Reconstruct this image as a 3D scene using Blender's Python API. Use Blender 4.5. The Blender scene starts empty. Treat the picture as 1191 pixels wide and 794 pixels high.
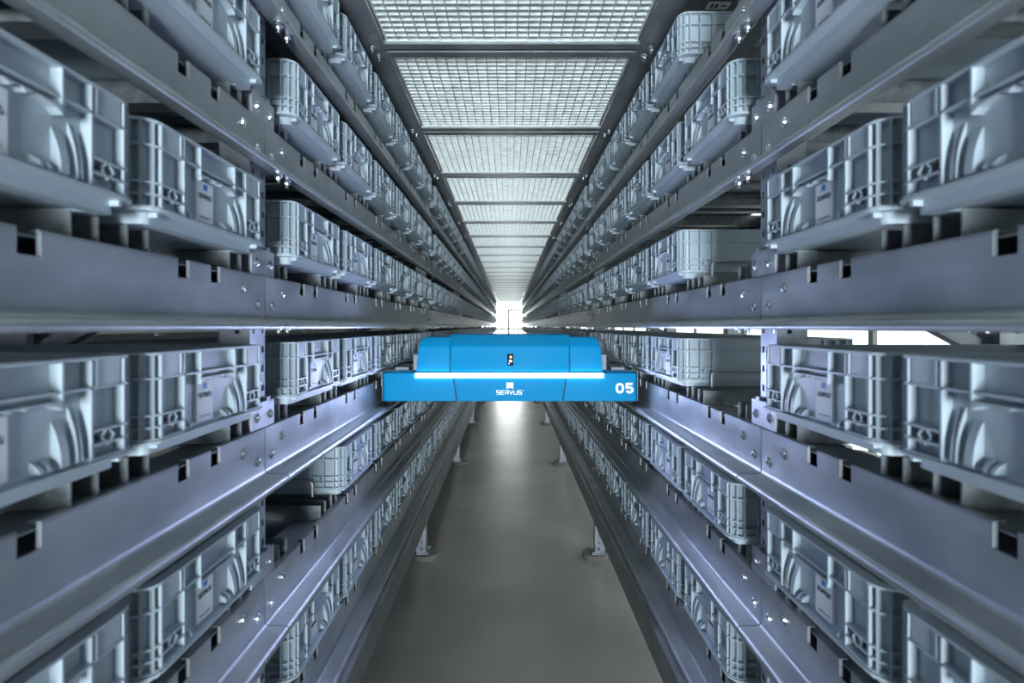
import bpy, bmesh, math, random
from mathutils import Vector, Matrix
random.seed(7)
S = bpy.context.scene
COL = S.collection
EYE = 1.70
PI = math.pi

# ------------------------------------------------------------ materials
def mat(name, col, rough=0.5, metal=0.0, spec=0.5, emit=None, estr=0.0):
    m = bpy.data.materials.new(name); m.use_nodes = True
    b = m.node_tree.nodes['Principled BSDF']
    b.inputs['Base Color'].default_value = (*col, 1)
    b.inputs['Roughness'].default_value = rough
    b.inputs['Metallic'].default_value = metal
    b.inputs['Specular IOR Level'].default_value = spec
    if emit:
        b.inputs['Emission Color'].default_value = (*emit, 1)
        b.inputs['Emission Strength'].default_value = estr
    return m

def noisy(m, scale, c0, c1, r0=None, r1=None, stretch=(1, 1, 1), bump=0.0, detail=4, bscale=None):
    nt = m.node_tree; N = nt.nodes; L = nt.links
    b = N['Principled BSDF']
    tc = N.new('ShaderNodeTexCoord'); mp = N.new('ShaderNodeMapping')
    mp.inputs['Scale'].default_value = stretch
    L.new(tc.outputs['Object'], mp.inputs['Vector'])
    n = N.new('ShaderNodeTexNoise'); n.inputs['Scale'].default_value = scale
    n.inputs['Detail'].default_value = detail
    L.new(mp.outputs['Vector'], n.inputs['Vector'])
    r = N.new('ShaderNodeValToRGB')
    r.color_ramp.elements[0].position = 0.35; r.color_ramp.elements[1].position = 0.68
    r.color_ramp.elements[0].color = (*c0, 1); r.color_ramp.elements[1].color = (*c1, 1)
    L.new(n.outputs['Fac'], r.inputs['Fac']); L.new(r.outputs['Color'], b.inputs['Base Color'])
    if r0 is not None:
        q = N.new('ShaderNodeMapRange')
        q.inputs['From Min'].default_value = 0.3; q.inputs['From Max'].default_value = 0.7
        q.inputs['To Min'].default_value = r0; q.inputs['To Max'].default_value = r1
        L.new(n.outputs['Fac'], q.inputs['Value']); L.new(q.outputs['Result'], b.inputs['Roughness'])
    if bump:
        n2 = N.new('ShaderNodeTexNoise'); n2.inputs['Scale'].default_value = bscale or scale * 6
        n2.inputs['Detail'].default_value = 3
        L.new(mp.outputs['Vector'], n2.inputs['Vector'])
        bp = N.new('ShaderNodeBump'); bp.inputs['Strength'].default_value = bump
        bp.inputs['Distance'].default_value = 0.002
        L.new(n2.outputs['Fac'], bp.inputs['Height']); L.new(bp.outputs['Normal'], b.inputs['Normal'])
    return m

STEEL = noisy(mat('galvanised_steel', (.5, .5, .52), .4, .62), 9, (.35, .385, .41), (.485, .52, .545), .36, .46, (1, .6, 1), .10)
POST = noisy(mat('perforated_steel', (.5, .5, .52), .45, .6), 14, (.34, .37, .41), (.52, .55, .60), .38, .52)
CHAN = noisy(mat('shaded_channel_zinc', (.3, .3, .3), .4, .55), 40, (.17, .19, .20), (.27, .29, .30), .38, .5)  # zinc darkened to stand in for the shade under the totes
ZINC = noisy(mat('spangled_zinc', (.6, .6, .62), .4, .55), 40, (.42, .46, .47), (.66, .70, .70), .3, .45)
GRATE = noisy(mat('grating_zinc', (.6, .62, .62), .4, .5), 30, (.70, .75, .74), (.90, .93, .92), .34, .48)
DARKST = noisy(mat('dull_beam_steel', (.2, .21, .22), .42, .8), 7, (.24, .255, .27), (.34, .355, .37), .34, .46)
CHROME = mat('zinc_bolt', (.85, .87, .9), .18, 1.0)
TOTE = noisy(mat('grey_tote_plastic', (.4, .46, .5), .42, 0, .5), 3, (.40, .475, .53), (.45, .525, .58), .38, .46)
PAPER = mat('label_paper', (.78, .83, .86), .5)
INK = mat('label_ink', (.05, .06, .08), .6)
LBLUE = mat('label_blue', (.02, .20, .55), .5)
BLUE = noisy(mat('shuttle_blue', (.0, .22, .58), .42, 0, .12), 60, (.0, .24, .50), (.0, .25, .52), .5, .58)
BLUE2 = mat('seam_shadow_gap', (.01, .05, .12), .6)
WHITE = mat('white_lettering', (.9, .92, .95), .5, emit=(1, 1, 1), estr=0.0)
LED = mat('led_strip_light', (1, 1, 1), .3, emit=(.86, .90, 1.0), estr=9)
BLACK = mat('black_plastic', (.012, .013, .015), .8, 0, .15)
RED = mat('red_indicator_light', (.6, .02, .02), .3, emit=(1, .05, .04), estr=5)
BLUEDOT = mat('blue_indicator_light', (.1, .2, .7), .3, emit=(.2, .4, 1), estr=1.5)
CHASSIS = mat('grey_chassis_metal', (.20, .215, .26), .55, .3, .3)
TYRE = mat('grey_wheel_rubber', (.06, .06, .07), .6)
CONC = noisy(mat('concrete_floor', (.2, .2, .19), .30, 0, .55), 1.3, (.35, .335, .31), (.49, .47, .44), None, None, (1, 1, 1), 0, 6)
PLINTH = noisy(mat('grey_plinth', (.2, .19, .175), .7), 12, (.19, .18, .165), (.25, .24, .22))
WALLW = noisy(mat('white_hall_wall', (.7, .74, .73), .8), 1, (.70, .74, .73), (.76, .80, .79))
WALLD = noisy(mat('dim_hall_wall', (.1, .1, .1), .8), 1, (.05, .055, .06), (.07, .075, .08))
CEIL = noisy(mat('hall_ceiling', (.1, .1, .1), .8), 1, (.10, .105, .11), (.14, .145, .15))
FRAME = mat('door_frame_metal', (.16, .17, .17), .4, .5)
GLOW = mat('daylight_behind_glass', (1, 1, 1), .5, emit=(.93, 1.0, .985), estr=10)
GLOWR = mat('daylight_side_window', (1, 1, 1), .5, emit=(.90, 1.0, .97), estr=1.5)
LAMP = mat('ceiling_lamp_diffuser', (1, 1, 1), .5, emit=(.92, 1, .98), estr=16)

# ------------------------------------------------------------ mesh builder
class MB:
    def __init__(s): s.v = []; s.f = []; s.m = []; s.cur = 0
    def add(s, vs, fs):
        o = len(s.v); s.v += [tuple(p) for p in vs]
        for f in fs: s.f.append([i + o for i in f]); s.m.append(s.cur)
    def box(s, a0, a1, b0, b1, c0, c1):
        vs = [(a, b, c) for c in (c0, c1) for b in (b0, b1) for a in (a0, a1)]
        s.add(vs, [(0, 2, 3, 1), (4, 5, 7, 6), (0, 1, 5, 4), (2, 6, 7, 3), (0, 4, 6, 2), (1, 3, 7, 5)])
    def loft(s, rings, caps=True, close=True):
        n = len(rings[0]); vs = [p for r in rings for p in r]; fs = []
        for k in range(len(rings) - 1):
            for i in range(n if close else n - 1):
                j = (i + 1) % n
                fs.append((k * n + i, k * n + j, (k + 1) * n + j, (k + 1) * n + i))
        if caps:
            fs.append(tuple(range(n))[::-1]); fs.append(tuple((len(rings) - 1) * n + i for i in range(n)))
        s.add(vs, fs)
    def prism(s, poly, ax, t0, t1):
        def p(q, t):
            q = list(q); q.insert(ax, t); return tuple(q)
        s.loft([[p(q, t0) for q in poly], [p(q, t1) for q in poly]])
    def cyl(s, c, r, h0, h1, ax=2, n=16, r2=None):
        r2 = r if r2 is None else r2
        def ring(rr, h):
            out = []
            for i in range(n):
                a = 2 * PI * i / n; q = [rr * math.cos(a), rr * math.sin(a)]
                q.insert(ax, h); out.append(tuple(q[k] + c[k] for k in range(3)))
            return out
        s.loft([ring(r, h0), ring(r2, h1)])
    def bar(s, p, q, w, h, up=(0, 0, 1)):
        p = Vector(p); q = Vector(q); d = (q - p).normalized(); up = Vector(up)
        a = d.cross(up)
        if a.length < 1e-4: a = d.cross(Vector((1, 0, 0)))
        a.normalize(); b = a.cross(d)
        a *= w / 2; b *= h / 2
        s.loft([[p - a - b, p + a - b, p + a + b, p - a + b], [q - a - b, q + a - b, q + a + b, q - a + b]])
    def tube(s, pts, r, n=8):
        rings = []
        for i, p in enumerate(pts):
            p = Vector(p)
            d = (Vector(pts[min(i + 1, len(pts) - 1)]) - Vector(pts[max(i - 1, 0)])).normalized()
            a = d.cross(Vector((.01, 1, .02))).normalized(); b = a.cross(d)
            rings.append([p + a * r * math.cos(2 * PI * k / n) + b * r * math.sin(2 * PI * k / n) for k in range(n)])
        s.loft(rings)
    def stroke(s, pts, w, y0, y1, closed=False):
        """thick polyline in the x-z plane, extruded from y0 to y1"""
        P = [Vector((a, b)) for a, b in pts]; n = len(P); Lf = []; Rt = []
        for i in range(n):
            if closed: a = P[i] - P[i - 1]; b = P[(i + 1) % n] - P[i]
            else:
                a = P[i] - P[i - 1] if i else P[1] - P[0]
                b = P[i + 1] - P[i] if i < n - 1 else a
            a = a.normalized(); b = b.normalized()
            na = Vector((-a.y, a.x)); nb = Vector((-b.y, b.x)); m = (na + nb).normalized()
            k = w / 2 / max(.35, m.dot(na)); Lf.append(P[i] + m * k); Rt.append(P[i] - m * k)
        rng = range(n if closed else n - 1)
        for i in rng:
            j = (i + 1) % n
            q = [Lf[i], Lf[j], Rt[j], Rt[i]]
            s.loft([[(a.x, y0, a.y) for a in q], [(a.x, y1, a.y) for a in q]])
    def mesh(s, name, mats, fn=None, bevel=0, smooth=False, merge=False):
        me = bpy.data.meshes.new(name)
        vs = [fn(p) for p in s.v] if fn else s.v
        me.from_pydata(vs, [], s.f)
        for m in (mats if isinstance(mats, (list, tuple)) else [mats]): me.materials.append(m)
        me.polygons.foreach_set('material_index', s.m)
        bm = bmesh.new(); bm.from_mesh(me)
        if merge: bmesh.ops.remove_doubles(bm, verts=bm.verts, dist=1e-5)
        bmesh.ops.recalc_face_normals(bm, faces=bm.faces)
        if bevel:
            es = [e for e in bm.edges if len(e.link_faces) == 2 and e.calc_face_angle(0) > math.radians(18)]
            bmesh.ops.bevel(bm, geom=es, offset=bevel, segments=3, profile=.6, affect='EDGES', clamp_overlap=True)
        if smooth:
            for f in bm.faces: f.smooth = True
            for e in bm.edges:
                e.smooth = not (len(e.link_faces) == 2 and e.calc_face_angle(0) > math.radians(38))
        bm.to_mesh(me); bm.free(); me.update()
        return me

def ob(name, me, parent=None, loc=(0, 0, 0)):
    o = bpy.data.objects.new(name, me); COL.objects.link(o); o.location = loc
    if parent: o.parent = parent
    return o
def thing(name, label, cat, loc=(0, 0, 0), group=None, me=None):
    o = ob(name, me, None, loc); o['label'] = label; o['category'] = cat
    if group: o['group'] = group
    return o
def struct(name, me, loc=(0, 0, 0)):
    o = ob(name, me, None, loc); o['kind'] = 'structure'; return o
def hull(name, pts, m, bevel=0.004, smooth=True):
    bm = bmesh.new()
    for p in pts: bm.verts.new(p)
    r = bmesh.ops.convex_hull(bm, input=bm.verts)
    bmesh.ops.delete(bm, geom=[g for g in r['geom_interior'] if isinstance(g, bmesh.types.BMVert)], context='VERTS')
    bmesh.ops.dissolve_limit(bm, angle_limit=.02, verts=bm.verts, edges=bm.edges)
    bmesh.ops.recalc_face_normals(bm, faces=bm.faces)
    if bevel:
        bmesh.ops.bevel(bm, geom=list(bm.edges), offset=bevel, segments=3, profile=.6, affect='EDGES', clamp_overlap=True)
    for f in bm.faces: f.smooth = smooth
    for e in bm.edges: e.smooth = not (len(e.link_faces) == 2 and e.calc_face_angle(0) > math.radians(35))
    me = bpy.data.meshes.new(name); bm.to_mesh(me); bm.free(); me.materials.append(m)
    return me

# rack coordinates: u along the aisle, v out from the aisle centre, z up
def side(s): return lambda p: (s * p[1], p[0], p[2])
SIDES = {-1: 'left', 1: 'right'}
ORD = ['first', 'second', 'third', 'fourth', 'fifth', 'sixth', 'seventh', 'eighth', 'ninth', 'tenth', 'eleventh']
PITCH = .367
LEVELS = [2, 1, 0, -1, -2, -3]                # shelf levels carrying totes
ROW = {2: 'top row', 1: 'second row', 0: 'third row', -1: 'shuttle-height row', -2: 'second lowest row', -3: 'bottom row'}
Y0, BAY, NBAY = 1.30, 2.66, 9                 # first upright, bay length, bays beyond it
TP, TOFF = .42, .288                          # tote pitch, first tote centre after an upright
def zl(k): return EYE + PITCH * k

# ------------------------------------------------------------ the tote
TW, TD, TH, R = .199, .598, .163, .034        # half width, depth, height, corner radius
s1 = TW - R; s2 = s1 + PI * R / 2; s3 = s2 + TD - 2 * R; s4 = s3 + PI * R / 2
def peri(s):
    """point and outward normal on the tote outline; s=0 at the front centre, running towards +u"""
    sg = 1 if s >= 0 else -1; a = abs(s)
    if a <= s1: p = (a, 0); n = (0, -1)
    elif a <= s2:
        t = (a - s1) / R; p = (s1 + R * math.sin(t), R - R * math.cos(t)); n = (math.sin(t), -math.cos(t))
    elif a <= s3: p = (TW, R + a - s2); n = (1, 0)
    elif a <= s4:
        t = (a - s3) / R; p = (s1 + R * math.cos(t), TD - R + R * math.sin(t)); n = (math.cos(t), math.sin(t))
    else: p = (s1 - (a - s4), TD); n = (0, 1)
    return (sg * p[0], p[1]), (sg * n[0], n[1])
END = s4 + s1
def band(mb, a, b, z0, z1, o0=0.0, o1=.0155, zf=None):
    """a rib: from outline inset o0 to inset o1, between s=a and s=b"""
    br = [x for x in (-s4, -s3, -s2, -s1, s1, s2, s3, s4) if a < x < b]
    pts = [a] + br + [b]; ss = []
    for i in range(len(pts) - 1):
        m = (pts[i] + pts[i + 1]) / 2; am = abs(m)
        k = 5 if (s1 < am < s2 or s3 < am < s4) and pts[i + 1] - pts[i] > .01 else (12 if zf else 1)
        ss += [pts[i] + (pts[i + 1] - pts[i]) * j / k for j in range(k)]
    ss.append(b); rings = []
    for s in ss:
        (x, y), (nx, ny) = peri(s); dz = zf(s) if zf else 0
        rings.append([(x - nx * o0, y - ny * o0, z0 + dz), (x - nx * o1, y - ny * o1, z0 + dz),
                      (x - nx * o1, y - ny * o1, z1), (x - nx * o0, y - ny * o0, z1)])
    mb.loft(rings)
def rr(ins, z, n=5):
    pts = []; r = max(R - ins, .004); x = TW - ins; y0 = ins; y1 = TD - ins
    for cx, cy, a0 in ((x - r, y1 - r, 0), (-x + r, y1 - r, PI / 2), (-x + r, y0 + r, PI), (x - r, y0 + r, 1.5 * PI)):
        for i in range(n + 1):
            a = a0 + PI / 2 * i / n; pts.append((cx + r * math.cos(a), cy + r * math.sin(a), z))
    return pts
def frame_ring(mb, i0, i1, z0, z1, n=5):
    a, b, c, d = rr(i0, z0, n), rr(i1, z0, n), rr(i1, z1, n), rr(i0, z1, n); m = len(a)
    vs = a + b + c + d; fs = []
    for i in range(m):
        j = (i + 1) % m
        for p, q in ((0, 1), (1, 2), (2, 3), (3, 0)):
            fs.append((p * m + i, p * m + j, q * m + j, q * m + i))
    mb.add(vs, fs)

def tote_body(lod):
    b = MB(); n = 5 if lod < 2 else 2
    frame_ring(b, .0150, .0185, .022, TH - .004, n)                       # wall
    b.loft([rr(.0185, .022, n), rr(.0185, .026, n)])                     # floor of the box
    frame_ring(b, 0, .0195, TH - .0045, TH, n)                            # rim
    frame_ring(b, 0, .0155, .1200, .1235, n)                              # upper rib ring
    if lod == 2:
        for sg in (1, -1):
            for s in (.06, .108, .168, .205, .245, .325):
                a, c = (sg * s - .002, sg * s + .002)
                band(b, a, c, .024, TH - .004)
            a, c = sorted((sg * .117, sg * .166)); band(b, a, c, .123, TH - .004, .001, .012)
        return b
    for sg in (1, -1):
        def B(a, c, z0, z1, o0=0.0, o1=.0155, zf=None):
            a, c = sorted((sg * a, sg * c)); band(b, a, c, z0, z1, o0, o1, zf)
        t = .0018
        for s in (.108, .168, s1 + .018, s1 + .036, s2 + .002, s2 + .036, s2 + .078):        # upright ribs
            B(s - t, s + t, .024, TH - .004)
        B(.119, .163, .1230, TH - .004, .0022); B(.1165 - t, .1165 + t, .1230, TH - .004)                            # flush pads
        B(.06 - t, .06 + t, .108, TH - .004, -.001)                       # handle cheek
        for z in (.043, .062):                                            # lower ribs
            B(.108, s2 + .078, z, z + .0032)
        B(.108, END, .024, .027, .0, .0125)
        # diamond ribs on front and side
        for c0 in (.138, s2 + .057):
            q = .0125
            for dz in (-1, 1):
                b2 = [peri(sg * (c0 + k)) for k in (-q, 0, q)]
                P = [((x - nx * .001), (y - ny * .001), (nx, ny)) for (x, y), (nx, ny) in b2]
                for i, j in ((0, 1), (1, 2)):
                    za = .0448 + (0 if i == 1 else dz * .0); zc = .0448
                    z_i = .053 + (dz * .0115 if i == 1 else 0); z_j = .053 + (dz * .0115 if j == 1 else 0)
                    x0, y0, n0 = P[i]; x1, y1, n1 = P[j]
                    b.loft([[(x0, y0, z_i - .0014), (x0 - n0[0] * .0115, y0 - n0[1] * .0115, z_i - .0014), (x0 - n0[0] * .0115, y0 - n0[1] * .0115, z_i + .0014), (x0, y0, z_i + .0014)],
                            [(x1, y1, z_j - .0014), (x1 - n1[0] * .0115, y1 - n1[1] * .0115, z_j - .0014), (x1 - n1[0] * .0115, y1 - n1[1] * .0115, z_j + .0014), (x1, y1, z_j + .0014)]])
        # smooth long side panel, nearly flush
        B(s2 + .079, s3 - .079, .027, .1205, .006, .0155)
        B(s2 + .079, s3 - .079, .1230, TH - .004, .005, .0155)
        for s in (s3 - .078, s3 - .036, s3 - .002, s3 + .027):
            B(s - t, s + t, .024, TH - .004)
    # scalloped handle overhang
    band(b, -.0605, .0605, .1085, .1120, -.001, .0155, zf=lambda s: .0032 * math.cos(s * 2 * PI / .024) + (.006 if abs(s) < .045 else 0) - .005)
    # fins on the far side of the label and small teeth at the foot
    def fin(u, th, z0, z1, deep=.0145):
        pts = []
        for i in range(7):
            f = i / 6; pts.append((.0155 - deep * (1 - f ** 2.2), z0 + (z1 - z0) * f))
        pts = [(.0155, z0)] + pts
        b.loft([[(u - th / 2, y, z) for y, z in pts], [(u + th / 2, y, z) for y, z in pts]])
    fin(.066, .013, .028, .088); fin(.086, .003, .028, .103); fin(.093, .003, .028, .100)
    fin(.032, .006, .028, .043); fin(.044, .006, .028, .043); fin(-.085, .004, .028, .042)
    return b
def tote_base():
    b = MB()
    b.loft([rr(-.004, .0185), rr(-.004, .0235)])                          # broad lip
    frame_ring(b, .020, .045, 0, .0185); b.loft([rr(.045, .004), rr(.045, .0185)])
    for u in (-.168, .168): b.box(u - .0035, u + .0035, .006, .020, .0105, .0186)
    return b
def tote_label():
    b = MB()
    b.box(-.055, -.002, .0105, .0152, .030, .104)
    b.cur = 1
    b.prism([(-.034, .100), (-.023, .100), (-.023, .088), (-.0285, .0905), (-.034, .088)], 1, .0098, .0106)
    b.cur = 2
    w = .0052; x = -.049
    for ch in 'SERVUS':
        for pts in GLYPH[ch]:
            b.stroke([(x + a * w, .074 + c * .0075) for a, c in pts], .0014, .0098, .0106)
        x += w + .0018
    b.box(-.046, -.012, .0098, .0106, .0385, .0400)
    return b
GLYPH = {
    'S': [[(1, 1), (0, 1), (0, .52), (1, .48), (1, 0), (0, 0)]],
    'E': [[(1, 1), (0, 1), (0, 0), (1, 0)], [(0, .5), (.9, .5)]],
    'R': [[(0, 0), (0, 1), (1, 1), (1, .45), (0, .45)], [(.5, .45), (1, 0)]],
    'V': [[(0, 1), (.5, 0), (1, 1)]],
    'U': [[(0, 1), (0, 0), (1, 0), (1, 1)]],
}
TM = {}
for s in (-1, 1):
    f = side(s)
    TM[s] = {
        'body': tote_body(0).mesh('tote_body', TOTE, f), 'base': tote_base().mesh('tote_base', TOTE, f),
        'label': tote_label().mesh('tote_label', [PAPER, LBLUE, INK], f)}
    q = tote_body(2); q.loft([rr(-.004, .0185, 2), rr(-.004, .0235, 2)]); q.loft([rr(.022, 0, 2), rr(.022, .0185, 2)])
    q.cur = 1; q.box(-.055, -.002, .0105, .0119, .030, .104)
    TM[s]['far'] = q.mesh('tote_far', [TOTE, PAPER], f)
    TM[s]['farmb'] = q
TV = .565; TZ = .162
EMPTY = {(-1, 1, -2, 0), (1, 1, -1, 0), (1, 1, 0, 0), (1, 1, 2, 0)}       # side, bay, level, slot
totes = []
for s in (-1, 1):
    for k in LEVELS:
        for bay in range(0, NBAY + 1):
            for j in range(6):
                y = Y0 + BAY * (bay - 1) + TOFF + TP * j
                if y < .3 or (s, bay, k, j) in EMPTY: continue
                totes.append((y, s, k, bay, j))
totes.sort(key=lambda t: (round(t[0], 3), t[2], t[1]))
SLOT0 = {5: 'last', 4: 'second last', 3: 'third last'}
proto = {}
def copy_tree(o):
    r = o.copy(); COL.objects.link(r)
    for ch in o.children:
        c = ch.copy(); COL.objects.link(c); c.parent = r
        for g in ch.children:
            d = g.copy(); COL.objects.link(d); d.parent = c
    return r
far = {-1: MB(), 1: MB()}
for i, (y, s, k, bay, j) in enumerate(totes):
    loc = (s * TV, y, zl(k) + TZ)
    if i < 300:
        if bay == 0: where = f'{SLOT0[j]} slot before the first upright'
        else: where = f'{ORD[j]} slot past the {ORD[bay - 1]} upright'
        lab = f'grey tote in the {where}, {SIDES[s]} rack, {ROW[k]}'
        kind = 'near' if y < 6.6 else 'far'
        if (s, kind) not in proto:
            if kind == 'near':
                o = thing('storage_tote', lab, 'storage tote', loc)
                ob('box_body', TM[s]['body'], o); ob('base_tray', TM[s]['base'], o)
                l = ob('paper_label', TM[s]['label'], o); l['label'] = 'white paper label with small blue mark'
            else: o = thing('storage_tote', lab, 'storage tote', loc, me=TM[s]['far'])
            proto[(s, kind)] = o
        else:
            o = copy_tree(proto[(s, kind)]); o.location = loc
        o['label'] = lab; o['group'] = f'grey totes on the {SIDES[s]} rack, {ROW[k]}'
    else:
        q = TM[s]['farmb']; m = far[s]
        off = len(m.v)
        m.v += [(p[0] + y, p[1] + TV, p[2] + zl(k) + TZ) for p in q.v]
        m.f += [[a + off for a in fc] for fc in q.f]; m.m += q.m
fm = MB()
for s in (-1, 1):
    off = len(fm.v); fm.v += [side(s)(p) for p in far[s].v]; fm.f += [[a + off for a in fc] for fc in far[s].f]; fm.m += far[s].m
o = ob('distant_totes', fm.mesh('distant_totes', [TOTE, PAPER])); o['kind'] = 'stuff'
o['label'] = 'small grey totes filling both racks far down the aisle'; o['category'] = 'storage totes'

# ------------------------------------------------------------ guide rails
NOTCH = .053
def profile(mb, pts, th, u0, u1):
    """sheet-metal section in (v,z), extruded along u"""
    P = [Vector(p) for p in pts]; n = len(P); A = []; B2 = []
    for i in range(n):
        a = (P[i] - P[i - 1]).normalized() if i else (P[1] - P[0]).normalized()
        b = (P[i + 1] - P[i]).normalized() if i < n - 1 else a
        na = Vector((-a.y, a.x)); nb = Vector((-b.y, b.x)); m = (na + nb).normalized(); k = th / max(.4, m.dot(na))
        A.append(P[i]); B2.append(P[i] + m * k)
    q = A + B2[::-1]
    mb.loft([[(u0, p.x, p.y) for p in q], [(u1, p.x, p.y) for p in q]])
SLOTS = [TOFF + TP * j for j in range(6)]
def rail_mb(detail=True):
    b = MB(); L = BAY - .0025
    profile(b, [(.600, .078), (.600, .022), (.5985, .0150), (.595, .0115), (.590, .010), (.552, .010), (.5475, .0092), (.5438, .0068), (.5414, .0032), (.5405, -.001), (.5410, -.0045), (.5430, -.0075)], .003, .0012, L)
    cuts = []
    for c in SLOTS:
        for d in (-NOTCH, NOTCH): cuts.append((c + d - .017, c + d + .017))
    u = .0012
    b.box(.003, L - .002, .603, .700, .0785, .0810); b.box(.003, L - .002, .697, .700, .081, .1105); b.box(.003, L - .002, .606, .700, .1105, .1125)  # top plate; floor and back added to keep the notch openings dark
    for a, c in cuts + [(L, L)]:
        b.box(u, a, .600, .603, .078, .1185); b.box(u, a, .600, .616, .1175, .1205)
        if c > a:
            b.box(a, c, .600, .603, .078, .087)
            b.box(c - .0025, c, .6025, .6045, .086, .1215)                   # folded tab beside each notch
        u = c
    return b
def channel_mb():
    b = MB(); w = .026; t = .0028
    b.box(-w, -w + t, .612, 1.205, .113, .160); b.box(w - t, w, .612, 1.205, .113, .160)
    b.box(-w, w, .612, 1.205, .113, .116)
    return b
def bolt_mb(axis):
    b = MB(); c = (0, 0, 0)
    if axis == 'face':       # domed head pointing at the aisle (-v)
        b.cyl(c, .0115, 0, -.002, 1, 12); b.cyl(c, .0085, -.002, -.005, 1, 10, .0075); b.cyl(c, .0075, -.005, -.007, 1, 10, .003)
    else:                    # nut and thread hanging down
        b.cyl(c, .013, 0, -.002, 2, 12); b.cyl(c, .0095, -.002, -.011, 2, 6); b.cyl(c, .0085, -.011, -.016, 2, 10, .007); b.cyl(c, .0048, -.016, -.024, 2, 8)
    return b
MS = {}
for s in (-1, 1):
    f = side(s)
    MS[s] = {'rail': rail_mb().mesh('rail_profile', STEEL, f, smooth=True), 'channel': channel_mb().mesh('support_channel', CHAN, f),
             'bolt': bolt_mb('face').mesh('bolt', CHROME, f), 'hbolt': bolt_mb('hang').mesh('bolt_nut', CHROME, f)}
    q = rail_mb()
    for c in SLOTS:
        for d in (-.155, .155):
            q.box(c + d - .026, c + d - .0232, .612, 1.205, .113, .160); q.box(c + d + .0232, c + d + .026, .612, 1.205, .113, .160); q.box(c + d - .026, c + d + .026, .612, 1.205, .113, .116)
    MS[s]['farrail'] = q.mesh('far_rail', STEEL, f)
def bay_words(bay): return 'nearest bay' if bay == 0 else f'bay past the {ORD[bay - 1]} upright'
for s in (-1, 1):
    for k in LEVELS:
        row = ROW[k].replace(' row', '')
        for bay in range(0, NBAY + 1):
            y = Y0 + BAY * (bay - 1)
            lab = f'steel guide rail under the {ROW[k]}, {SIDES[s]} rack, {bay_words(bay)}'
            g = f'notched guide rails of the {SIDES[s]} rack'
            if bay > 3:
                thing('guide_rail', lab, 'guide rail', (0, y, zl(k)), g, MS[s]['farrail']); continue
            o = thing('guide_rail', lab, 'guide rail', (0, y, zl(k)), g)
            ob('rail_profile', MS[s]['rail'], o)
            for j, c in enumerate(SLOTS):
                if y + c < .2: continue
                for d in (-.155, .155): ob('support_channel', MS[s]['channel'], o, (0, c + d, 0))
                if (s, bay, k, j) in EMPTY:
                    m = MB(); u = c + TP / 2
                    m.tube([(u, .668, .162), (u, .668, .203), (u, .672, .211), (u, .680, .215), (u, 1.12, .215), (u, 1.13, .205), (u, 1.13, .162)], .0045)
                    ob('divider_rod', m.mesh('divider_rod', ZINC, side(s), smooth=True), o)
            if bay < 3:
                for u, z in ((.034, .049), (.096, .083), (BAY - .04, .049), (BAY - .11, .084)):
                    if y + u > .3: ob('bolt', MS[s]['bolt'], o, (s * .6, u, z))
                if bay:
                    for u in (.016, .067): ob('hanging_bolt', MS[s]['hbolt'], o, (s * .575, u, .0068))

# top walkway rails, bottom edge beams, rear beams
def topbeam():
    b = MB(); L = BAY - .0025
    b.box(0, L, .502, .592, 1.100, 1.104); b.box(0, L, .590, .594, 1.104, 1.170); b.box(0, L, .498, .502, 1.100, 1.118)
    b.box(0, L, .560, .592, 1.168, 1.172)
    return b
def basebeam():
    b = MB(); L = BAY - .0025
    profile(b, [(.60, -1.262), (.545, -1.262), (.538, -1.255), (.536, -1.13), (.530, -1.122), (.552, -1.118)], .004, 0, L)
    b.box(0, L, .600, .604, -1.262, -1.12)
    return b
def rearbeam():
    b = MB(); L = BAY - .0025
    b.box(0, L, 1.210, 1.214, .03, .150); b.box(0, L, 1.178, 1.212, .148, .151); b.box(0, L, 1.190, 1.212, .030, .033)
    return b
for s in (-1, 1):
    f = side(s)
    mt = topbeam().mesh('walkway_beam', DARKST, f); mb_ = basebeam().mesh('bottom_edge_beam', DARKST, f); mr = rearbeam().mesh('rear_beam', STEEL, f)
    for bay in range(0, NBAY + 1):
        y = Y0 + BAY * (bay - 1)
        thing('walkway_beam', f'dark flat walkway edge beam above the {SIDES[s]} rack, {bay_words(bay)}', 'beam', (0, y, EYE), 'beams along the walkway', mt)
        thing('bottom_edge_beam', f'dark folded edge beam under the lowest rail, {SIDES[s]} rack, {bay_words(bay)}', 'beam', (0, y, EYE), 'beams under the lowest rails', mb_)
        for k in LEVELS:
            if bay > 4: continue
            thing('rear_beam', f'rear steel beam behind the {ROW[k]}, {SIDES[s]} rack, {bay_words(bay)}', 'beam', (0, y, zl(k)), f'rear beams of the {SIDES[s]} rack', mr)

# ------------------------------------------------------------ upright frames
def post_mb():
    b = MB(); zb, zt = .045, 2.90; t = .0025; hp = .0475; hh = .008
    zs = [zb + .03 + hp * i for i in range(int((zt - zb - .05) / hp))]
    def holed(place, cols, lo, hi):
        edges = [lo]
        for c in cols: edges += [c - .0055, c + .0055]
        edges.append(hi)
        for i in range(0, len(edges), 2): place(edges[i], edges[i + 1], zb, zt)
        for c in cols:
            z = zb
            for h in zs: place(c - .0055, c + .0055, z, h - hh); z = h + hh
            place(c - .0055, c + .0055, z, zt)
    holed(lambda a, c, z0, z1: b.box(a, c, .618, .618 + t, z0, z1), (-.022, .026), -.040, .040)
    for u in (-.040, .040 - t):
        holed(lambda a, c, z0, z1: b.box(u, u + t, a, c, z0, z1), (.648,), .618 + t, .690)
    for u in (-.040, .022): b.box(u, u + .018, .690 - t, .690, zb, zt)
    return b
pm = post_mb()
def post2():
    q = MB(); q.v = [(u, 1.83 - v, z) for u, v, z in pm.v]; q.f = pm.f; q.m = pm.m; return q
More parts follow.
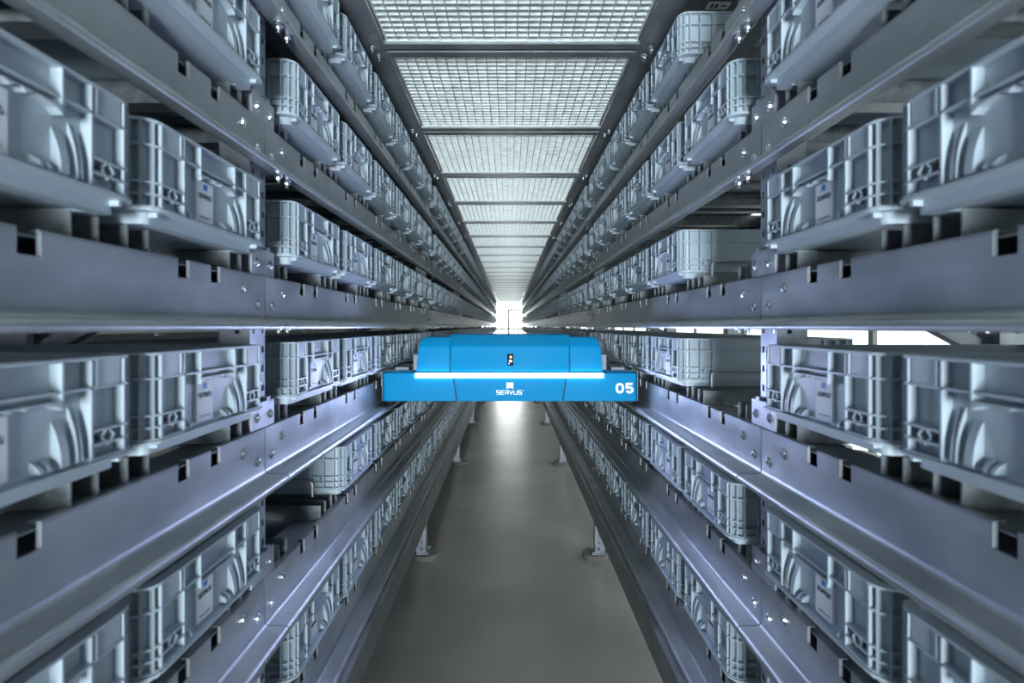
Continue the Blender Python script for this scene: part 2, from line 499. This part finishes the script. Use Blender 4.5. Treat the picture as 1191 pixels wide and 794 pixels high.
def braces():
    out = []; z = 1.638 - .24 * 6; flip = 1
    while z < 2.6:
        b = MB()
        a, c = ((.690, z + .24), (1.140, z)) if flip else ((.690, z), (1.140, z + .24))
        for du in (-.017, .014):
            b.bar((du, *a), (du, *c), .003, .034, (1, 0, 0)) if False else None
        b.loft([[(-.016, a[0], a[1] - .02), (.016, a[0], a[1] - .02), (.016, a[0], a[1] + .02), (-.016, a[0], a[1] + .02)],
                [(-.016, c[0], c[1] - .02), (.016, c[0], c[1] - .02), (.016, c[0], c[1] + .02), (-.016, c[0], c[1] + .02)]])
        out.append(b); z += .24; flip ^= 1
    return out
def disc(v):
    b = MB(); b.cyl((0, v, 0), .092, .0005, .034, 2, 32); b.cyl((0, v, 0), .092, .034, .038, 2, 32, .088)
    return b
def baseplate(v):
    b = MB(); b.box(-.055, .055, v - .045, v + .045, .038, .046)
    for u in (-.042, .042):
        for d in (-.033, .033): b.cyl((u, v + d, .046), .008, 0, .010, 2, 6)
    for d in (-.048, .048): b.cyl((0, v + d * .9, .075), .006, -.01, .01, 1, 6)
    return b
def cplate(k):
    b = MB(); z = zl(k); b.box(-.058, .060, .6045, .6085, z + .122, z + .184)
    for u in (-.046, .020):
        b.box(u, u + .018, .6045, .6165, z + .182, z + .192)
    return b
for s in (-1, 1):
    f = side(s)
    A = pm.mesh('front_post', POST, f); Bm = post2().mesh('rear_post', POST, f)
    BR = [q.mesh('diagonal_brace', POST, f) for q in braces()]
    D1 = disc(.625).mesh('plinth_disc', PLINTH, f, smooth=True); D2 = disc(1.18).mesh('plinth_disc', PLINTH, f, smooth=True)
    P1 = baseplate(.640).mesh('base_plate', ZINC, f); P2 = baseplate(1.185).mesh('base_plate', ZINC, f)
    CP = {k: cplate(k).mesh('connector_plate', POST, f) for k in LEVELS}
    for n in range(NBAY + 1):
        y = Y0 + BAY * n
        o = thing('upright_frame', f'{ORD[n]} perforated steel upright frame from the camera, {SIDES[s]} rack', 'rack upright', (0, y, 0), f'uprights of the {SIDES[s]} rack')
        ob('front_post', A, o); ob('rear_post', Bm, o)
        ob('plinth_disc', D1, o); ob('plinth_disc', D2, o)
        ob('base_plate', P1, o); ob('base_plate', P2, o)
        if n < 4:
            for m in BR: ob('diagonal_brace', m, o)
            for k in LEVELS:
                c = ob('connector_plate', CP[k], o)
                if n < 2:
                    for u in (-.034, .036): ob('bolt', MS[s]['bolt'], c, (s * .6045, u, zl(k) + .150))

# ------------------------------------------------------------ walkway grating
GP = .887; G0 = 2.135
def grating():
    b = MB(); h0, h1 = 1.108, 1.136; u0, u1 = .045, GP - .045
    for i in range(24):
        x = -.482 + .964 * i / 23; b.cur = 1; b.box(x - .0016, x + .0016, u0, u1, h0 - .004, h1)  # lengthwise bars get the darker zinc, standing in for their shading
    n = 24; b.cur = 0
    for i in range(n):
        y = u0 + (u1 - u0) * i / (n - 1); b.box(-.482, .482, y - .0025, y + .0025, h0 - .001, h0 + .016)
    for x in (-.486, .484): b.box(x - .001, x + .003, u0, u1, h0 - .002, h1)
    for y in (u0 - .002, u1): b.box(-.486, .486, y, y + .003, h0 - .006, h1)
    b.box(-.486, .486, u1 - .012, u1, h0 - .006, h0 - .003)
    return b
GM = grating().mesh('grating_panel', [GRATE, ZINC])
def crossbeam():
    b = MB()
    b.box(-.4975, .4975, -.052, -.012, 1.092, 1.097); b.box(-.4975, .4975, .012, .052, 1.092, 1.097)
    b.box(-.4975, .4975, -.012, -.008, 1.097, 1.130); b.box(-.4975, .4975, .008, .012, 1.097, 1.130)
    b.box(-.4975, .4975, -.012, .012, 1.128, 1.132)
    b.box(-.4975, .4975, -.052, -.049, 1.097, 1.107); b.box(-.4975, .4975, .049, .052, 1.097, 1.107)
    return b
CM = crossbeam().mesh('beam_profile', DARKST)
HB = bolt_mb('hang').mesh('hanging_bolt', CHROME)
i = -3
while G0 + GP * i < Y0 + BAY * NBAY - .2:
    y = G0 + GP * i
    # named from the nearest cross beam that shows
    nm = ['nearest one above the camera', 'second one above the camera', 'third one above the camera'][i + 3] if i < 0 else None
    if i < 0:
        lg = f'zinc walkway grating panel overhead, {nm}'; lb = f'dark cross beam under the walkway, {nm}'
    else:
        lg = f'zinc walkway grating panel just beyond cross beam {i + 1} counted from the picture top'
        lb = f'dark steel cross beam, number {i + 1} counted down from the picture top'
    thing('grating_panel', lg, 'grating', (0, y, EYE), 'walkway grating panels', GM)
    o = thing('cross_beam', lb, 'beam', (0, y, EYE), 'cross beams under the walkway')
    ob('beam_profile', CM, o)
    if 0 <= i < 6:
        for x in (-.545, .545):
            for d in (-.03, .03): ob('hanging_bolt', HB, o, (x + (.012 if d > 0 else -.0) * (-1 if x > 0 else 1), d, 1.0915))
    i += 1

# ------------------------------------------------------------ the blue shuttle
D = 2.37; SC = 625 / D
def X(px): return (px - 592) / SC - .01 + .006
def Z(py, d=0): return -(py - 379) * (D + d) / 625 + PITCH - .010           # local z above the rail flange
sh = thing('rail_shuttle', 'bright blue rail shuttle with white light strip riding between the two racks', 'rail shuttle', (-.006, D, zl(-1) + .010))
zb, zt = Z(466.5), Z(432.5)
# lower bumper: two ends and a tapering centre
for nm, xo, xi_t, xi_b, sg in (('bumper_end', 443.5, 525.8, 530.8, 1), ('bumper_end', 742.5, 660.2, 655.2, -1)):
    xo, a, c = X(xo), X(xi_t), X(xi_b)
    pts = [(xo, .020, zb), (xo + sg * .012, .002, zb), (c, .002, zb), (xo, .020, zt - .008), (xo + sg * .012, .002, zt - .006), (a, .002, zt - .004),
           (xo + sg * .02, .06, zt + .003), (a, .06, zt + .003), (xo, .06, zt - .004), (xo, .10, zb), (c, .10, zb), (xo, .10, zt - .004), (a, .10, zt + .003)]
    ob(nm, hull(nm, pts, BLUE, .003), sh)
a, c = X(527.4), X(532.4); a2, c2 = X(658.6), X(653.6)
pts = [(c, 0, zb), (c2, 0, zb), (a, 0, zt - .004), (a2, 0, zt - .004), (c, .10, zb), (c2, .10, zb), (a, .10, zt), (a2, .10, zt)]
ob('bumper_centre', hull('bumper_centre', pts, BLUE, .003), sh)
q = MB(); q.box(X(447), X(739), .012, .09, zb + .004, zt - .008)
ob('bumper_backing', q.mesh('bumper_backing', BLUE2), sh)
# upper cowl
z4, z3 = Z(403), Z(388.6, .07)
a, a2 = X(524.5), X(661.5); t_, t2 = X(523), X(663)
pts = [(a, .002, zt), (a2, .002, zt), (a, .002, z4), (a2, .002, z4), (t_, .012, z4 + .010), (t2, .012, z4 + .010), (X(522), .065, z3 - .004), (X(664), .065, z3 - .004),
       (X(522), .085, z3), (X(664), .085, z3), (X(522), .32, z3), (X(664), .32, z3), (a, .32, zt), (a2, .32, zt)]
ob('cowl_centre', hull('cowl_centre', pts, BLUE, .004), sh)
z3 = Z(392, .06)
for xb, xm, xt, xi, sg in ((483.5, 486.5, 492, 523.0, 1), (701.8, 698.8, 693.3, 663.0, -1)):
    xb, xm, xt, xi = X(xb), X(xm), X(xt), X(xi)
    pts = [(xb, .010, zt), (xi, .006, zt), (xm, .010, z4), (xi, .006, z4), (xt, .05, z3), (xi, .05, z3), (xm + sg * .006, .03, z3 - .014),
           (xt, .32, z3), (xi, .32, z3), (xb, .32, zt), (xm, .32, z4)]
    ob('cowl_end', hull('cowl_end', pts, BLUE, .004), sh)
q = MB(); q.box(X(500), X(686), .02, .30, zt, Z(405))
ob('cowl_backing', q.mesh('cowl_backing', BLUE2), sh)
q = MB(); q.box(X(482.8), X(701.8), -.006, .012, Z(439), Z(434)); l = ob('light_strip', q.mesh('light_strip', LED, bevel=.002), sh); l['label'] = 'glowing white light strip'
# sensor with its lamps
q = MB(); q.box(X(590), X(597), -.003, .01, Z(425), Z(411.5)); sn = ob('sensor', q.mesh('sensor', BLACK, bevel=.0015), sh)
q = MB(); q.cyl((X(594), -.003, Z(415)), .0055, 0, -.0025, 1, 14); ob('red_lamp', q.mesh('red_lamp', RED), sn)
q = MB(); q.cyl((X(592), -.003, Z(422.6)), .0028, 0, -.002, 1, 12); ob('blue_lamp', q.mesh('blue_lamp', BLUEDOT), sn)
q = MB(); q.box(X(592), X(595.6), -.0045, -.002, Z(421), Z(418.3)); ob('red_lamp', q.mesh('dim_lamp', mat('dim_red_lens', (.25, .03, .03), .25)), sn)
# logo, word and number
q = MB(); x0, x1, z0, z1 = X(589), X(597), Z(452.2), Z(444.7)
q.prism([(x0, z1), (x1, z1), (x1, z0), ((x0 + x1) / 2, z0 + (z1 - z0) * .22), (x0, z0)], 1, -.0012, .0005)
ob('flag_logo', q.mesh('flag_logo', WHITE), sh)
q = MB(); x = X(577.6); w = (X(606.6) - X(577.6) - 5 * .0052) / 6; h = Z(454.3) - Z(458.5); lw = .0036
for ch in 'SERVUS':
    for p in GLYPH[ch]: q.stroke([(x + u * w, Z(458.3) + v * h) for u, v in p], lw, -.0012, .0005)
    x += w + .0052
q.stroke([(X(608.6) + .0022 * math.cos(t * PI / 4), Z(454.2) + .0022 * math.sin(t * PI / 4)) for t in range(8)], .0009, -.0012, .0005, True)
ob('brand_lettering', q.mesh('brand_lettering', WHITE), sh)
def arcpts(cx, cz, rx, rz, a0, a1, n=6): return [(cx + rx * math.cos(math.radians(a0 + (a1 - a0) * i / n)), cz + rz * math.sin(math.radians(a0 + (a1 - a0) * i / n))) for i in range(n + 1)]
q = MB(); lw = .0105; H = Z(445.2) - Z(457.6); z0 = Z(457.4) + lw / 2; hh = H - lw; w = .0265
x = X(716.0) + lw / 2; r = w / 2
q.stroke(arcpts(x + r, z0 + hh - r, r, r, 0, 180, 10) + arcpts(x + r, z0 + r, r, r, 180, 360, 10), lw, -.0012, .0005, True)
x = X(727.6) + lw / 2; w = .0250; r = w * .5; zm = z0 + hh * .58
r = w * .5; rz = min(r, (zm - z0) * .5)
q.stroke([(x + w, z0 + hh), (x, z0 + hh), (x, zm)] + [(x + w * .5, zm)] + arcpts(x + w - r, zm - rz, r, rz, 70, 0, 4) + arcpts(x + w - r, z0 + rz, r, rz, -18, -165, 9) , lw, -.0012, .0005)
n5 = ob('number_lettering', q.mesh('number_lettering', WHITE), sh)
# chassis, deck plates, wheels, guides
q = MB(); q.box(-.545, .545, .06, 1.02, Z(464), Z(434.5)); ob('chassis', q.mesh('chassis', CHASSIS, bevel=.004), sh)
for sg in (-1, 1):
    q = MB(); q.box(sg * .43, sg * .553, .045, .52, Z(434.5), Z(432)); q.box(sg * .46, sg * .52, .07, .16, Z(432), Z(428.5)); q.cyl((sg * .49, .20, Z(432)), .012, 0, .012, 2, 10)
    ob('deck_plate', q.mesh('deck_plate', CHASSIS), sh)
    q = MB(); q.box(sg * .412, sg * .436, .05, .48, Z(431.5), Z(412, .05)); ob('tote_guide', q.mesh('tote_guide', CHASSIS, bevel=.003), sh)
    q = MB(); q.box(sg * .560, sg * .572, .03, 1.0, zb - .002, zt - .016); ob('side_plate', q.mesh('side_plate', CHASSIS), sh)
    for y in (.10, .90):
        q = MB(); q.cyl((sg * .548, y, .0335), .033, -.010, .010, 0, 24); wv = ob('wheel', q.mesh('wheel', TYRE, smooth=True), sh)
        q = MB(); q.cyl((sg * .548, y, .0335), .012, -.013, .013, 0, 12); ob('hub', q.mesh('hub', CHROME), wv)
zr = Z(396)
pts = [(x, y, z) for x in (X(486), X(699)) for y, z in ((.72, zt), (.72, zr), (.98, zr), (1.04, zr - .04), (1.04, zt))]
ob('rear_cowl', hull('rear_cowl', pts, BLUE, .006), sh)
q = MB(); q.box(-.40, .40, .34, .70, Z(434.5), Z(430)); ob('load_deck', q.mesh('load_deck', CHASSIS), sh)

# ------------------------------------------------------------ the hall
def plane_box(name, a0, a1, b0, b1, c0, c1, m):
    q = MB(); q.box(a0, a1, b0, b1, c0, c1); return struct(name, q.mesh(name, m))
YE = 29.0
plane_box('floor', -6, 4, -5, 34, -.1, 0, CONC)
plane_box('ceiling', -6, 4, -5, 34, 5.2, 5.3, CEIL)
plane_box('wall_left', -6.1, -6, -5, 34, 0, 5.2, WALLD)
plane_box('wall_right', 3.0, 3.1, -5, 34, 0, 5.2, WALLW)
# end wall with a glazed screen and a door in it
q = MB()
q.box(-6, -1.6, YE, YE + .1, 0, 5.2); q.box(1.6, 3.0, YE, YE + .1, 0, 5.2); q.box(-1.6, 1.6, YE, YE + .1, 3.6, 5.2)
struct('wall_end', q.mesh('wall_end', WALLW))
q = MB(); q.box(-1.6, 1.6, YE + .05, YE + .06, 0, 3.6); w1 = struct('window_1', q.mesh('window_1', GLOW))
q = MB()
for x in (-1.58, -.05, 1.58): q.box(x - .03, x + .03, YE - .03, YE + .04, 0, 3.6)
q.box(-1.6, 1.6, YE - .03, YE + .04, 1.48, 1.58)
fr = ob('window_frame', q.mesh('window_frame', FRAME), w1)
q = MB(); q.box(0, .06, 0, .05, 0, 2.60); q.box(.50, .56, 0, .05, 0, 2.60); q.box(0, .56, 0, .05, 2.50, 2.60); q.box(.035, .505, .02, .04, 1.0, 1.03)
d1 = struct('door_1', q.mesh('door_1', FRAME), (-.03, YE - .06, 0))
q = MB(); q.box(.05, .07, -.05, -.03, 1.0, 1.2); q.box(.055, .065, -.03, 0, 1.02, 1.03); q.box(.055, .065, -.03, 0, 1.17, 1.18); ob('door_handle', q.mesh('door_handle', CHROME), d1)
q = MB(); q.box(0, .03, 0, 20, 0, .035); q.box(-.3, 0, 0, 20, .030, .035); q.box(0, .012, 0, 20, .06, .075)
for n in range(8): q.box(-.02, .0, .4 + 2.5 * n, .48 + 2.5 * n, -.02, .13)
thing('distant_rail', 'pale steel rail of the neighbouring aisle, seen through the gap at left', 'rail', (-2.3, .6, 1.655), me=q.mesh('distant_rail', ZINC))
for n in range(3):  # unseen lamps, added to brighten the neighbouring rail
    o = thing('ceiling_lamp', 'long white lamp added above the neighbouring aisle to light its rail', 'ceiling lamp', (-1.75, .5 + 6 * n, 4.2), 'lamps added to light the neighbouring rail')
    q = MB(); q.box(-.09, .09, 0, 3.6, .02, .09); ob('lamp_housing', q.mesh('lamp_housing', CHASSIS), o)
    q = MB(); q.box(-.075, .075, .02, 3.58, 0, .02); ob('diffuser', q.mesh('diffuser', LAMP), o)
# walkway decks over the racks, one with a sticker on its underside
q = MB(); q.box(0, BAY - .004, .604, 1.21, 1.173, 1.177)
for u in (.02, BAY / 3, BAY * 2 / 3): q.box(u, u + .03, .62, 1.20, 1.150, 1.173)
DK = {s: q.mesh('deck_panel', DARKST, side(s)) for s in (-1, 1)}
for s in (-1, 1):
    for bay in range(0, 4):
        o = thing('deck_panel', f'dark deck panel over the {SIDES[s]} rack, {bay_words(bay)}', 'deck panel', (0, Y0 + BAY * (bay - 1), EYE), 'deck panels over the racks', DK[s])
        if s == 1 and bay == 1:
            q = MB(); q.box(.715, .795, 1.945 - Y0, 1.99 - Y0, 1.1715, 1.1728); q.cur = 1
            for a in (.728, .745): q.box(a, a + .010, 1.957 - Y0, 1.979 - Y0, 1.1708, 1.1716)
            q.box(.768, .786, 1.964 - Y0, 1.972 - Y0, 1.1708, 1.1716)
            st = ob('sticker', q.mesh('sticker', [PAPER, INK]), o); st['label'] = 'small white sticker with dark marks'
# windows in the right-hand wall, seen through the rack
for n in range(6):
    y = -1.0 + 4.2 * n
    q = MB(); q.box(2.985, 2.995, y, y + 3.6, .5, 3.4); w = struct(f'window_{n + 2}', q.mesh('side_window', GLOWR))
    q = MB()
    for t in (0, 1.2, 2.4, 3.6): q.box(2.95, 2.99, y + t - .03, y + t + .03, .5, 3.4)
    for z in (.5, 1.95, 3.4): q.box(2.95, 2.99, y, y + 3.6, z - .03, z + .03)
    ob('window_frame', q.mesh('window_frame', FRAME), w)
# lamps above the walkway
for n in range(5):
    y = 1.0 + 6 * n
    o = thing('ceiling_lamp', f'long white ceiling lamp above the walkway grating, {ORD[n]} along the aisle', 'ceiling lamp', (0, y, 4.6), 'lamps above the walkway')
    q = MB(); q.box(-.09, .09, 0, 3.6, .02, .09); q.box(-.01, .01, .5, .52, .09, .6); q.box(-.01, .01, 3.0, 3.02, .09, .6); ob('lamp_housing', q.mesh('lamp_housing', CHASSIS), o)
    q = MB(); q.box(-.075, .075, .02, 3.58, 0, .02); ob('diffuser', q.mesh('diffuser', LAMP), o)

# ------------------------------------------------------------ light
def area(name, loc, rot, sx, sy, e, col):
    l = bpy.data.lights.new(name, 'AREA'); l.shape = 'RECTANGLE'; l.size = sx; l.size_y = sy; l.energy = e; l.color = col
    o = bpy.data.objects.new(name, l); COL.objects.link(o); o.location = loc; o.rotation_euler = rot; return o
area('camera_side_fill', (0, -4.2, 1.05), (math.radians(108), 0, 0), 1.1, 1.3, 114, (.82, .93, 1.0)).data.spread = math.radians(80)  # fill light added behind the camera, where no source is seen
area('shuttle_lamp', (0, D - .02, zl(-1) + .010 + Z(436.5)), (math.radians(-90), 0, 0), .82, .03, 6.3, (.54, .60, 1.0))
W = bpy.data.worlds.new('world'); S.world = W; W.use_nodes = True
W.node_tree.nodes['Background'].inputs[0].default_value = (.55, .70, .85, 1)
W.node_tree.nodes['Background'].inputs[1].default_value = .12

# ------------------------------------------------------------ camera
cam = bpy.data.cameras.new('camera'); co = bpy.data.objects.new('camera', cam); COL.objects.link(co)
co.location = (-.010, 0, EYE); co.rotation_euler = (math.radians(90), 0, 0)
cam.sensor_width = 36; cam.lens = 36 * 625 / 1191
cam.shift_x = 3.5 / 1191; cam.shift_y = -18 / 1191; cam.clip_start = .05
cam.dof.use_dof = True; cam.dof.focus_distance = 2.5; cam.dof.aperture_fstop = 3.2
S.camera = co
S.view_settings.view_transform = 'Standard'; S.view_settings.look = 'None'
S.view_settings.exposure = .1; S.view_settings.gamma = 1; S.view_settings.use_curve_mapping = False
S.cycles.use_denoising = True
S.cycles.max_bounces = 8
